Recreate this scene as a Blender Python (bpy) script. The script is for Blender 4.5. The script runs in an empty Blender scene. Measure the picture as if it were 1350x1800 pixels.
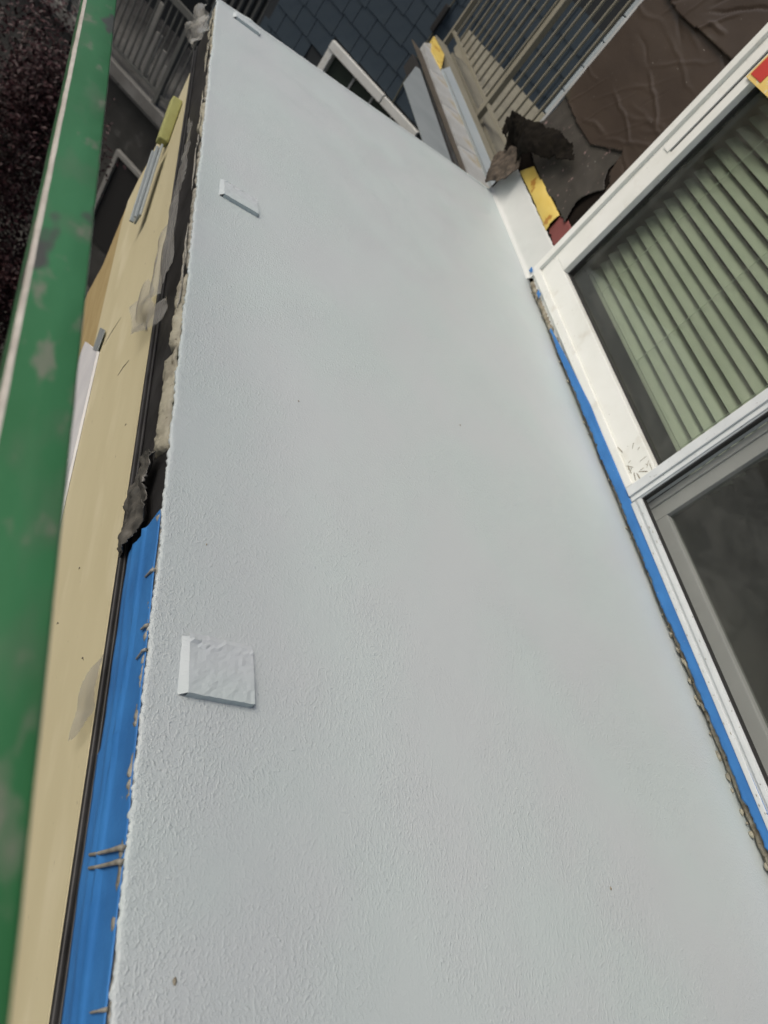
import bpy, bmesh, math, random
from mathutils import Vector, Matrix, noise
random.seed(7)
SC = bpy.context.scene
COL = SC.collection
R = math.radians

# ------------------------------------------------------------------ camera
cam_d = bpy.data.cameras.new('camera')
cam = bpy.data.objects.new('camera', cam_d)
COL.objects.link(cam)
# rows: world axes of image-right, image-up, backwards
RX, RY, RZ = (0.797, -0.110, 0.594), (-0.299, 0.782, 0.547), (-0.524, -0.613, 0.591)
m3 = Matrix((RX, RY, RZ)).transposed()
cam.matrix_world = Matrix.Translation((0, 0, 1.0)) @ m3.to_quaternion().to_matrix().to_4x4()
cam_d.sensor_fit = 'VERTICAL'
cam_d.sensor_height = 36.0
cam_d.lens = 1237.0 / 1800.0 * 36.0
cam_d.clip_start = 0.02
cam_d.clip_end = 500
cam_d.dof.use_dof = True
cam_d.dof.focus_distance = 1.45
cam_d.dof.aperture_fstop = 4.2
SC.camera = cam
SC.render.resolution_x, SC.render.resolution_y = 768, 1024

# ------------------------------------------------------------------ sky, sun, exposure
SUN_EL, SUN_AZ = R(50), R(-72)          # azimuth from +Y towards +X
w = bpy.data.worlds.new('World'); SC.world = w; w.use_nodes = True
nt = w.node_tree; bg = nt.nodes['Background']
sky = nt.nodes.new('ShaderNodeTexSky'); sky.sky_type = 'NISHITA'; sky.sun_disc = False
sky.sun_elevation = SUN_EL; sky.sun_rotation = SUN_AZ
sky.air_density = 1.0; sky.dust_density = 6.0; sky.ozone_density = 0.6
nt.links.new(sky.outputs[0], bg.inputs[0]); bg.inputs[1].default_value = 0.1
sd = bpy.data.lights.new('sun', 'SUN'); sd.energy = 1.3; sd.angle = R(28); sd.color = (1.0, 0.96, 0.9)
sun = bpy.data.objects.new('sun', sd); COL.objects.link(sun)
sv = Vector((math.sin(SUN_AZ) * math.cos(SUN_EL), math.cos(SUN_AZ) * math.cos(SUN_EL), math.sin(SUN_EL)))
sun.rotation_euler = sv.to_track_quat('Z', 'Y').to_euler()
SC.view_settings.view_transform = 'Standard'; SC.view_settings.look = 'None'
SC.view_settings.gamma = 1.0; SC.view_settings.use_curve_mapping = False
SC.view_settings.exposure = 0.0

# ------------------------------------------------------------------ helpers
def hx(h):
    h = h.lstrip('#'); c = [int(h[i:i+2], 16) / 255 for i in (0, 2, 4)]
    return tuple(((v / 12.92) if v <= 0.04045 else ((v + 0.055) / 1.055) ** 2.4) for v in c) + (1,)

def mat(name, col, rough=0.6, col2=None, nscale=8.0, stretch=(1, 1, 1), bump=0.0, bscale=40.0, bdist=0.004,
        spec=0.5, metal=0.0, spots=None, contrast=(0.35, 0.65), detail=4, rough2=None):
    m = bpy.data.materials.new(name); m.use_nodes = True
    n = m.node_tree.nodes; l = m.node_tree.links; b = n['Principled BSDF']
    b.inputs['Roughness'].default_value = rough; b.inputs['Metallic'].default_value = metal
    b.inputs['Specular IOR Level'].default_value = spec
    b.inputs['Base Color'].default_value = col
    tc = n.new('ShaderNodeTexCoord'); mp = n.new('ShaderNodeMapping'); mp.inputs['Scale'].default_value = stretch
    l.new(tc.outputs['Object'], mp.inputs[0])
    def tex(scale, det=detail):
        t = n.new('ShaderNodeTexNoise'); t.inputs['Scale'].default_value = scale; t.inputs['Detail'].default_value = det
        l.new(mp.outputs[0], t.inputs[0]); return t
    out = None
    if col2:
        t = tex(nscale); r = n.new('ShaderNodeMapRange'); r.inputs[1].default_value, r.inputs[2].default_value = contrast
        l.new(t.outputs[0], r.inputs[0])
        mx = n.new('ShaderNodeMix'); mx.data_type = 'RGBA'; mx.inputs[6].default_value = col; mx.inputs[7].default_value = col2
        l.new(r.outputs[0], mx.inputs[0]); out = mx.outputs[2]
        if rough2 is not None:
            rr = n.new('ShaderNodeMapRange'); rr.inputs[3].default_value = rough; rr.inputs[4].default_value = rough2
            l.new(r.outputs[0], rr.inputs[0]); l.new(rr.outputs[0], b.inputs['Roughness'])
    for (sc_, lo, hi, c3) in (spots or []):
        t = tex(sc_, 3); r = n.new('ShaderNodeMapRange'); r.inputs[1].default_value, r.inputs[2].default_value = lo, hi
        l.new(t.outputs[0], r.inputs[0])
        mx = n.new('ShaderNodeMix'); mx.data_type = 'RGBA'; mx.inputs[7].default_value = c3
        if out: l.new(out, mx.inputs[6])
        else: mx.inputs[6].default_value = col
        l.new(r.outputs[0], mx.inputs[0]); out = mx.outputs[2]
    if out: l.new(out, b.inputs['Base Color'])
    if bump:
        t = tex(bscale, 3); bp = n.new('ShaderNodeBump'); bp.inputs['Strength'].default_value = bump; bp.inputs['Distance'].default_value = bdist
        l.new(t.outputs[0], bp.inputs['Height']); l.new(bp.outputs[0], b.inputs['Normal'])
    return m

WL = {}                                     # world location of each object's origin
def empty(name, loc, parent=None):
    o = bpy.data.objects.new(name, None); o.empty_display_size = 0.1
    COL.objects.link(o); WL[o] = Vector(loc)
    o.location = Vector(loc) - (WL[parent] if parent else Vector()); o.parent = parent
    return o
def tag(o, label=None, cat=None, group=None, kind=None):
    if label: o['label'] = label
    if cat: o['category'] = cat
    if group: o['group'] = group
    if kind: o['kind'] = kind
    return o
def make(name, vs, fs, m, parent=None, smooth=False):
    vs = [Vector(v) for v in vs]
    lo = Vector([min(v[i] for v in vs) for i in range(3)]); hi = Vector([max(v[i] for v in vs) for i in range(3)])
    c = Vector(((lo.x + hi.x) / 2, (lo.y + hi.y) / 2, lo.z))
    me = bpy.data.meshes.new(name); me.from_pydata([v - c for v in vs], [], fs); me.update()
    if smooth: me.shade_smooth()
    me.materials.append(m)
    o = bpy.data.objects.new(name, me); COL.objects.link(o); WL[o] = c
    o.location = c - (WL[parent] if parent else Vector()); o.parent = parent
    return o
def inst(src, parent, loc, rotz=0, name=None, m=None):      # a copy that shares the mesh
    o = src.copy(); COL.objects.link(o); o.parent = parent
    o.location = Vector(loc) - WL[parent]; o.rotation_euler = (0, 0, rotz); WL[o] = Vector(loc)
    return o

class MB:
    def __init__(s): s.v = []; s.f = []
    def poly(s, vs, fs):
        k = len(s.v); s.v += [Vector(v) for v in vs]; s.f += [tuple(i + k for i in f) for f in fs]; return s
    def box(s, x0, x1, y0, y1, z0, z1, M=None):
        p = [Vector(q) for q in ((x0,y0,z0),(x1,y0,z0),(x1,y1,z0),(x0,y1,z0),(x0,y0,z1),(x1,y0,z1),(x1,y1,z1),(x0,y1,z1))]
        if M: p = [M @ q for q in p]
        return s.poly(p, ((0,3,2,1),(4,5,6,7),(0,1,5,4),(1,2,6,5),(2,3,7,6),(3,0,4,7)))
    def bbox(s, x0, x1, y0, y1, z0, z1, b=0.004, M=None):      # bevelled box
        bm = bmesh.new(); bmesh.ops.create_cube(bm, size=1.0)
        for v in bm.verts: v.co = Vector(((x0+x1)/2 + v.co.x*(x1-x0), (y0+y1)/2 + v.co.y*(y1-y0), (z0+z1)/2 + v.co.z*(z1-z0)))
        bmesh.ops.bevel(bm, geom=bm.edges[:], offset=b, segments=2, affect='EDGES', profile=0.6)
        vs = [(M @ v.co) if M else v.co.copy() for v in bm.verts]
        s.poly(vs, [tuple(v.index for v in f.verts) for f in bm.faces]); bm.free(); return s
    def tube(s, pts, rads, n=8):
        pts = [Vector(p) for p in pts]; rings = []
        for i, p in enumerate(pts):
            d = (pts[min(i+1, len(pts)-1)] - pts[max(i-1, 0)]).normalized()
            a = d.orthogonal().normalized(); b = d.cross(a)
            rings.append([p + (a*math.cos(t*2*math.pi/n) + b*math.sin(t*2*math.pi/n))*rads[i] for t in range(n)])
        k = len(s.v)
        for r in rings: s.v += r
        for i in range(len(rings)-1):
            for t in range(n): s.f.append((k+i*n+t, k+i*n+(t+1)%n, k+(i+1)*n+(t+1)%n, k+(i+1)*n+t))
        s.f.append(tuple(k+t for t in reversed(range(n)))); s.f.append(tuple(k+(len(rings)-1)*n+t for t in range(n)))
        return s
    def build(s, name, m, parent=None, smooth=False): return make(name, s.v, s.f, m, parent, smooth)

def fn(x, y=0.0, z=0.0, o=3): return noise.fractal(Vector((x, y, z)), 1.0, 2.0, o)
def inside(p, poly):
    c = False; j = len(poly) - 1
    for i in range(len(poly)):
        a, b = poly[i], poly[j]
        if (a[1] > p[1]) != (b[1] > p[1]) and p[0] < (b[0]-a[0])*(p[1]-a[1])/(b[1]-a[1]) + a[0]: c = not c
        j = i
    return c
def sheet(name, poly, x0, disp, m, parent=None, cell=0.01, rag=0.006, thick=0.0015, fr=16, seed=0.0, smooth=True):
    """thin sheet in the (y, z) plane at x = x0, torn to an outline, with its own relief disp(y, z) towards -x"""
    ys = [p[0] for p in poly]; zs = [p[1] for p in poly]
    y0, z0 = min(ys) - 2*cell, min(zs) - 2*cell
    ny = int((max(ys)-y0)/cell) + 3; nz = int((max(zs)-z0)/cell) + 3
    idx = {}; vs = []; fs = []
    def vid(i, j):
        if (i, j) not in idx:
            y, z = y0 + i*cell, z0 + j*cell
            y2 = y + 0.35*cell*noise.noise(Vector((i*1.7+seed, j*1.3, 3.1))); z2 = z + 0.35*cell*noise.noise(Vector((i*1.1, j*1.9+seed, 9.7)))
            idx[(i, j)] = len(vs); vs.append((x0 - disp(y2, z2), y2, z2))
        return idx[(i, j)]
    for i in range(ny):
        for j in range(nz):
            y, z = y0 + (i+.5)*cell, z0 + (j+.5)*cell
            q = (y + rag*fn(y*fr+seed, z*fr, 1.0), z + rag*fn(y*fr, z*fr+seed, 7.0))
            if inside(q, poly): fs.append((vid(i, j), vid(i, j+1), vid(i+1, j+1), vid(i+1, j)))
    o = make(name, vs, fs, m, parent, smooth)
    if thick:
        md = o.modifiers.new('thickness', 'SOLIDIFY'); md.thickness = thick; md.offset = 0
    return o

# facade frame of the neighbouring house: across = u, away = d
AZ = Vector((0.650, 0.760, 0)); LT = Vector((0.760, -0.650, 0)); FROT = math.atan2(LT.y, LT.x)
FM = Matrix(((LT.x, AZ.x, 0, 0), (LT.y, AZ.y, 0, 0), (0, 0, 1, 0), (0, 0, 0, 1)))
FD = 9.0
def FP(u, d, z): return Vector((LT.x*u + AZ.x*d, LT.y*u + AZ.y*d, z))

# ------------------------------------------------------------------ materials
M = {}
def coating(name, col, col2, bs=1.0):
    m = bpy.data.materials.new(name); m.use_nodes = True
    n = m.node_tree.nodes; l = m.node_tree.links; b = n['Principled BSDF']
    b.inputs['Specular IOR Level'].default_value = 0.45
    tc = n.new('ShaderNodeTexCoord')
    def tex(scale, det, st=(1, 1, 1), rgh=0.5):
        mp = n.new('ShaderNodeMapping'); mp.inputs['Scale'].default_value = st; l.new(tc.outputs['Object'], mp.inputs[0])
        t = n.new('ShaderNodeTexNoise'); t.inputs['Scale'].default_value = scale; t.inputs['Detail'].default_value = det
        t.inputs['Roughness'].default_value = rgh
        l.new(mp.outputs[0], t.inputs[0]); return t
    def rng(t, a, b_, c=0.0, d=1.0):
        r = n.new('ShaderNodeMapRange'); r.inputs[1].default_value, r.inputs[2].default_value = a, b_
        r.inputs[3].default_value, r.inputs[4].default_value = c, d
        l.new(t.outputs[0], r.inputs[0]); return r
    big = rng(tex(2.6, 4), 0.38, 0.62)
    mx = n.new('ShaderNodeMix'); mx.data_type = 'RGBA'; mx.inputs[6].default_value = col; mx.inputs[7].default_value = col2
    l.new(big.outputs[0], mx.inputs[0]); l.new(mx.outputs[2], b.inputs['Base Color'])
    rg = rng(tex(5, 3), 0.3, 0.7, 0.36, 0.52); l.new(rg.outputs[0], b.inputs['Roughness'])
    # roller stipple: small grains lying along the rolling direction, thinner coat in places
    t1 = tex(330, 1, (1, 0.7, 1)); t2 = tex(170, 2, (1, 0.7, 1)); t3 = tex(9, 2)
    msk0 = rng(tex(3.0, 4), 0.36, 0.62, 0.25, 1.15)
    sx = n.new('ShaderNodeSeparateXYZ'); l.new(tc.outputs['Object'], sx.inputs[0])
    gx = rng(sx, -0.75, 0.75, 0.9, 0.72)            # the coat was rolled on thicker and rougher towards the outer edge
    msk = n.new('ShaderNodeMath'); msk.operation = 'MULTIPLY'; l.new(msk0.outputs[0], msk.inputs[0]); l.new(gx.outputs[0], msk.inputs[1])
    s1 = rng(t1, 0.50, 0.74); s2 = rng(t2, 0.52, 0.80)
    a1 = n.new('ShaderNodeMath'); a1.operation = 'MULTIPLY_ADD'; a1.inputs[1].default_value = 0.55
    l.new(s1.outputs[0], a1.inputs[0]); l.new(s2.outputs[0], a1.inputs[2])
    a2 = n.new('ShaderNodeMath'); a2.operation = 'MULTIPLY'; l.new(a1.outputs[0], a2.inputs[0]); l.new(msk.outputs[0], a2.inputs[1])
    a3 = n.new('ShaderNodeMath'); a3.operation = 'MULTIPLY_ADD'; a3.inputs[1].default_value = 1.6
    l.new(t3.outputs[0], a3.inputs[0]); l.new(a2.outputs[0], a3.inputs[2])
    bp = n.new('ShaderNodeBump'); bp.inputs['Strength'].default_value = 0.66*bs; bp.inputs['Distance'].default_value = 0.0015
    l.new(a3.outputs[0], bp.inputs['Height']); l.new(bp.outputs[0], b.inputs['Normal'])
    return m
M['coat'] = coating('grey white deck coating', (0.512, 0.560, 0.570, 1), (0.500, 0.572, 0.570, 1))
M['coat_lit'] = coating('smooth lit upturn coating', (0.66, 0.68, 0.66, 1), (0.62, 0.65, 0.63, 1), 0.3)  # same coating as the deck, painted lighter for light on its outward face
M['coatp'] = coating('thick coating on plates', (0.525, 0.565, 0.59, 1), (0.505, 0.58, 0.58, 1), 0.35)
M['white'] = mat('white window paint', (0.80, 0.82, 0.785, 1), 0.32, (0.75, 0.77, 0.725, 1), 6, bump=0.05, bscale=60,
                 spots=[(70, 0.70, 0.78, (0.25, 0.22, 0.17, 1)), (13, 0.58, 0.85, (0.62, 0.61, 0.54, 1))])
M['white2'] = mat('bluish white metal frame', (0.66, 0.70, 0.71, 1), 0.35, (0.58, 0.62, 0.63, 1), 9, bump=0.05, bscale=60,
                  spots=[(80, 0.68, 0.76, (0.2, 0.2, 0.18, 1))])
M['greyframe'] = mat('grey sash paint', (0.47, 0.485, 0.475, 1), 0.5, (0.43, 0.445, 0.435, 1), 5, bump=0.05)
M['gasket'] = mat('black gasket', (0.02, 0.02, 0.02, 1), 0.6)
M['blind'] = mat('pale green blind vinyl', (0.37, 0.385, 0.33, 1), 0.45, (0.33, 0.345, 0.295, 1), 3)
M['cord'] = mat('blind cord', (0.4, 0.44, 0.36, 1), 0.8)
M['tape'] = mat('blue masking tape', (0.04, 0.205, 0.53, 1), 0.5, (0.03, 0.165, 0.45, 1), 9, bump=0.3, bscale=40,
                spots=[(45, 0.72, 0.8, (0.45, 0.52, 0.58, 1))])
M['crust'] = mat('brown mortar crust', (0.17, 0.145, 0.10, 1), 0.9, (0.36, 0.34, 0.27, 1), 38, bump=0.8, bscale=120, bdist=0.004,
                 spots=[(60, 0.62, 0.7, (0.05, 0.045, 0.03, 1))])
M['foam'] = mat('cream sealant', (0.40, 0.385, 0.295, 1), 0.7, (0.25, 0.235, 0.18, 1), 22, bump=0.6, bscale=60, bdist=0.006,
                spots=[(90, 0.66, 0.74, (0.14, 0.12, 0.08, 1))])
M['drip'] = mat('grey beige sealant', (0.36, 0.35, 0.30, 1), 0.6, (0.20, 0.19, 0.155, 1), 40, bump=0.5, bscale=110)
M['black'] = mat('black membrane', (0.010, 0.010, 0.010, 1), 0.5, (0.03, 0.03, 0.03, 1), 12, bump=0.3, bscale=30)
M['blackplastic'] = mat('grey black crumpled film', (0.05, 0.05, 0.045, 1), 0.3, (0.12, 0.115, 0.10, 1), 25, bump=0.3, bscale=50)
M['board'] = mat('cream painted board', (0.60, 0.55, 0.355, 1), 0.62, (0.565, 0.515, 0.325, 1), 2.5, (3, 1, 3), bump=0.12, bscale=26,
                 spots=[(30, 0.72, 0.76, (0.16, 0.13, 0.08, 1)), (2.2, 0.56, 0.7, (0.65, 0.60, 0.41, 1))])
M['board2'] = mat('tan board', (0.36, 0.27, 0.12, 1), 0.7, (0.42, 0.33, 0.16, 1), 4, (2, 1, 5), bump=0.1)
M['whiteboard'] = mat('white board', (0.68, 0.69, 0.70, 1), 0.6, (0.6, 0.61, 0.63, 1), 6, bump=0.1)
M['concrete'] = mat('grey concrete', (0.20, 0.20, 0.19, 1), 0.85, (0.13, 0.13, 0.12, 1), 3, bump=0.3, bscale=30, spots=[(9, 0.6, 0.7, (0.08, 0.08, 0.07, 1))])
M['green'] = mat('worn green paint', (0.026, 0.135, 0.044, 1), 0.42, (0.038, 0.172, 0.066, 1), 9, (1, 0.4, 1), bump=0.15, bscale=40,
                 spots=[(17, 0.52, 0.66, (0.07, 0.15, 0.075, 1)), (34, 0.60, 0.70, (0.15, 0.18, 0.125, 1)), (13, 0.62, 0.66, (0.06, 0.065, 0.055, 1))])
M['greenedge'] = mat('bare worn edge', (0.50, 0.48, 0.43, 1), 0.5, (0.36, 0.34, 0.30, 1), 30, bump=0.2, spots=[(20, 0.66, 0.72, (0.2, 0.27, 0.2, 1))])
M['paper'] = mat('brown building paper', (0.034, 0.022, 0.014, 1), 0.5, (0.048, 0.033, 0.022, 1), 4, (1, 0.6, 1.6), bump=0.12, bscale=14, bdist=0.01,
                 spots=[(70, 0.73, 0.78, (0.35, 0.33, 0.30, 1)), (3, 0.62, 0.75, (0.05, 0.045, 0.025, 1))])
M['felt'] = mat('grey brown felt', (0.050, 0.045, 0.036, 1), 0.6, (0.034, 0.030, 0.024, 1), 9, bump=0.2, bscale=40,
                spots=[(34, 0.66, 0.70, (0.22, 0.15, 0.14, 1)), (60, 0.73, 0.76, (0.5, 0.48, 0.45, 1))])
M['feltdark'] = mat('black felt', (0.007, 0.006, 0.005, 1), 0.9, (0.014, 0.012, 0.009, 1), 18, bump=0.5, bscale=50, spec=0.08)
M['feltrag'] = mat('frayed brown felt', (0.12, 0.095, 0.07, 1), 0.85, (0.05, 0.04, 0.03, 1), 30, bump=0.8, bscale=90)
M['sheath'] = mat('dark sheathing', (0.010, 0.008, 0.007, 1), 0.95, (0.016, 0.013, 0.010, 1), 6, spec=0.05)
M['siding'] = mat('beige render', (0.42, 0.40, 0.34, 1), 0.9, (0.38, 0.36, 0.30, 1), 4, bump=0.3, bscale=80)
M['yellow'] = mat('yellow membrane', (0.70, 0.54, 0.15, 1), 0.5, (0.66, 0.48, 0.10, 1), 8, bump=0.3, bscale=30,
                  spots=[(14, 0.60, 0.66, (0.42, 0.20, 0.03, 1))])
M['red'] = mat('dull red primer', (0.20, 0.055, 0.05, 1), 0.6, (0.16, 0.045, 0.04, 1), 10, bump=0.1)
M['stickred'] = mat('sticker red', (0.55, 0.045, 0.03, 1), 0.5, (0.50, 0.04, 0.03, 1), 20)
M['stickyel'] = mat('sticker yellow', (0.78, 0.58, 0.18, 1), 0.5, (0.72, 0.52, 0.16, 1), 20, spots=[(60, 0.6, 0.66, (0.7, 0.65, 0.45, 1))])
M['slate'] = mat('slate grey shingle', (0.030, 0.051, 0.072, 1), 0.75, (0.038, 0.060, 0.080, 1), 7, bump=0.3, bscale=200, bdist=0.002, spots=[(3, 0.55, 0.7, (0.038, 0.056, 0.062, 1))])
M['slateb'] = mat('slate underlay', (0.02, 0.026, 0.03, 1), 0.8, (0.025, 0.03, 0.034, 1), 5)
M['galv'] = mat('galvanised sheet', (0.34, 0.38, 0.39, 1), 0.45, (0.29, 0.33, 0.34, 1), 4, metal=0.3)
M['bluegrey'] = mat('blue grey flashing', (0.33, 0.39, 0.42, 1), 0.5, (0.37, 0.42, 0.44, 1), 3)
M['brownmetal'] = mat('brown flashing', (0.075, 0.065, 0.05, 1), 0.5, (0.10, 0.085, 0.065, 1), 6)
M['cap'] = mat('pale capping stone', (0.30, 0.31, 0.30, 1), 0.7, (0.40, 0.42, 0.42, 1), 5, spots=[(4, 0.56, 0.66, (0.33, 0.30, 0.22, 1))])
M['olive'] = mat('olive beige paint', (0.20, 0.19, 0.145, 1), 0.55, (0.23, 0.22, 0.17, 1), 4)
M['olived'] = mat('dark olive channel paint', (0.11, 0.11, 0.075, 1), 0.6, (0.13, 0.125, 0.09, 1), 5)
M['deck'] = mat('beige deck', (0.27, 0.26, 0.20, 1), 0.8, (0.22, 0.21, 0.165, 1), 4, bump=0.2)
M['railgrey'] = mat('grey railing paint', (0.12, 0.125, 0.115, 1), 0.5, (0.09, 0.095, 0.09, 1), 6)
M['dim'] = mat('dark render', (0.035, 0.036, 0.033, 1), 0.9, (0.06, 0.06, 0.055, 1), 2.5, bump=0.2, spots=[(5, 0.6, 0.7, (0.085, 0.085, 0.08, 1))])
M['pale'] = mat('pale plank', (0.30, 0.30, 0.28, 1), 0.7, (0.25, 0.25, 0.23, 1), 4)
M['sponge'] = mat('yellow green sponge', (0.40, 0.41, 0.16, 1), 0.9, (0.34, 0.34, 0.13, 1), 20, bump=0.6, bscale=90)
M['leaf'] = mat('burgundy leaf', (0.050, 0.018, 0.020, 1), 0.5, (0.020, 0.010, 0.010, 1), 5, spots=[(9, 0.6, 0.68, (0.075, 0.035, 0.035, 1))], spec=0.3)
M['bark'] = mat('bark', (0.04, 0.032, 0.026, 1), 0.9, (0.06, 0.05, 0.04, 1), 9, bump=0.6, bscale=30)
M['ground'] = mat('alley paving', (0.07, 0.07, 0.065, 1), 0.9, (0.045, 0.045, 0.04, 1), 1.2, bump=0.3, bscale=14)
M['floorin'] = mat('dark interior floor', (0.09, 0.085, 0.075, 1), 0.5, (0.11, 0.10, 0.09, 1), 3)
M['wallin'] = mat('interior wall', (0.30, 0.31, 0.29, 1), 0.9, (0.27, 0.28, 0.26, 1), 1.5)

def glass(name, tint, refl=1.0, rough=0.02, smudge_sheen=0.0):
    m = bpy.data.materials.new(name); m.use_nodes = True
    n = m.node_tree.nodes; l = m.node_tree.links
    for x in list(n):
        if x.type == 'BSDF_PRINCIPLED': n.remove(x)
    t = n.new('ShaderNodeBsdfTransparent'); t.inputs[0].default_value = tint
    g = n.new('ShaderNodeBsdfGlossy'); g.inputs['Roughness'].default_value = rough
    lw_ = n.new('ShaderNodeLayerWeight'); lw_.inputs[0].default_value = 0.5
    pw = n.new('ShaderNodeMath'); pw.operation = 'POWER'; pw.inputs[1].default_value = 4.0; l.new(lw_.outputs['Facing'], pw.inputs[0])
    mu = n.new('ShaderNodeMath'); mu.operation = 'MULTIPLY_ADD'; mu.inputs[1].default_value = 0.9*min(1, refl); mu.inputs[2].default_value = 0.04*refl; l.new(pw.outputs[0], mu.inputs[0])
    mx = n.new('ShaderNodeMixShader'); l.new(mu.outputs[0], mx.inputs[0]); l.new(t.outputs[0], mx.inputs[1]); l.new(g.outputs[0], mx.inputs[2])
    last = mx
    if smudge_sheen:  # diffuse marks; on the door panes they also imitate reflections
        tc = n.new('ShaderNodeTexCoord'); mp = n.new('ShaderNodeMapping'); mp.inputs['Scale'].default_value = (1, 1, 2.2); l.new(tc.outputs['Object'], mp.inputs[0])
        ns = n.new('ShaderNodeTexNoise'); ns.inputs['Scale'].default_value = 5; ns.inputs['Detail'].default_value = 10; ns.inputs['Distortion'].default_value = 0.6; ns.inputs['Roughness'].default_value = 0.7
        l.new(mp.outputs[0], ns.inputs[0])
        r = n.new('ShaderNodeMapRange'); r.inputs[1].default_value, r.inputs[2].default_value = 0.45, 0.80; r.inputs[3].default_value = smudge_sheen*(0.5 if 'film' in name else 0.2); r.inputs[4].default_value = smudge_sheen
        l.new(ns.outputs[0], r.inputs[0])
        d = n.new('ShaderNodeBsdfDiffuse'); d.inputs[0].default_value = (0.6, 0.6, 0.56, 1)
        m2 = n.new('ShaderNodeMixShader'); l.new(r.outputs[0], m2.inputs[0]); l.new(last.outputs[0], m2.inputs[1]); l.new(d.outputs[0], m2.inputs[2]); last = m2
    l.new(last.outputs[0], n['Material Output'].inputs[0])
    return m
M['glass'] = glass('tinted green pane', (0.90, 0.94, 0.89, 1), 1.0, 0.01, 0.07)  # diffuse veil raised to imitate a soft grey reflection
M['glass2'] = glass('dusty dark pane with sheen', (0.85, 0.87, 0.85, 1), 0.9, 0.02, 0.05)  # dust, with diffuse mottling that also stands in for reflections
M['screen'] = glass('fine grey fly screen', (0.74, 0.75, 0.74, 1), 0.2, 0.5, 0.08)  # mesh tone, its mottling partly painted in for reflections on the lower pane
M['film'] = glass('clear plastic film', (0.97, 0.97, 0.955, 1), 1.2, 0.10, 0.42)
M['darkglass'] = mat('dark far pane', (0.03, 0.045, 0.035, 1), 0.12, (0.045, 0.06, 0.045, 1), 2)

# ------------------------------------------------------------------ setting: ground, hidden street side
g = MB(); g.poly([(-120, -120, -7.0), (120, -120, -7.0), (120, 120, -7.0), (-120, 120, -7.0)], [(0, 1, 2, 3)])
tag(g.build('ground', M['ground']), kind='structure')

# ------------------------------------------------------------------ the balcony
EX = 0.352                                   # outer edge of the deck
def yend(x): return 3.655 + 0.095*(x - 0.4)
bal = empty('balcony', (1.2, 1.7, -0.21))
tag(bal, 'long narrow balcony freshly coated in wet grey white waterproofing', 'balcony')
# coated deck: a sheet with a ragged rolled outer edge
vs, fs = [], []
Y0, NY = -0.9, 1100
prof_n = 7
xs_in = [0.375, 0.40, 0.47, 0.6, 0.85, 1.15, 1.45, 1.75, 1.95, 2.03, 2.052]
NX = prof_n + len(xs_in)
for i in range(NY + 1):
    t = i / NY
    for j in range(NX):
        if j < prof_n:
            a = j / (prof_n - 1)                     # 0 = underside of the lip, 1 = on top
            x = EX + [0.010, 0.004, 0.001, 0.0, 0.002, 0.006, 0.012][j]
            z = [-0.016, -0.012, -0.008, -0.003, -0.0005, 0.0004, 0.0003][j]
        else:
            x, z = xs_in[j - prof_n], 0.0
        y = Y0 + t*(yend(x) - Y0)
        if j < prof_n + 1:
            x += 0.0028*fn(y*55, 2.0, 0.3) + 0.003*fn(y*6, 5.0) + 0.0030*fn(y*160, j*0.25)
            z += (0.0010*fn(y*90, 8.0, j*0.5)) * (1.0 if j < prof_n - 1 else 0.5)
            if t > 0.985 and j < prof_n: z += 0.004*fn(y*40, j*1.0)
        y += 0.006*fn(x*14, 3.0)*t**6
        vs.append((x, y, z))
for i in range(NY):
    for j in range(NX - 1):
        k = i*NX + j; fs.append((k, k+1, k+NX+1, k+NX))
deck = make('deck_coating', vs, fs, M['coat'], bal, True)
# end lip
mb = MB(); prev = None
n = 160; ring = []
for i in range(n + 1):
    x = EX + (2.052 - EX)*i/n; y = yend(x) + 0.006*fn(x*14, 3.0)
    lump = 0.012*math.exp(-((x-0.50)/0.035)**2) + 0.004*abs(fn(x*25, 1))
    ring.append([(x, y - 0.02, 0.001), (x, y - 0.008, 0.003 + lump*0.5), (x, y + 0.004, 0.001 + lump*0.3), (x, y + 0.007, -0.012), (x, y + 0.002, -0.16)])
k0 = [p for r_ in ring for p in r_]
mb.poly(k0, [(i*5+j, (i+1)*5+j, (i+1)*5+j+1, i*5+j+1) for i in range(n) for j in range(4)])
mb.build('end_lip', M['coat'], bal, True)
sl = MB(); sl.poly([(EX+0.03, -1.2, -0.012), (2.05, -1.2, -0.012), (2.05, 3.80, -0.012), (EX+0.03, 3.645, -0.012),
                    (EX+0.03, -1.2, -0.21), (2.05, -1.2, -0.21), (2.05, 3.80, -0.21), (EX+0.03, 3.645, -0.21)],
                   [(0,1,2,3),(7,6,5,4),(0,4,5,1),(1,5,6,2),(2,6,7,3),(3,7,4,0)])
sl.build('slab', M['concrete'], bal)
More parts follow.
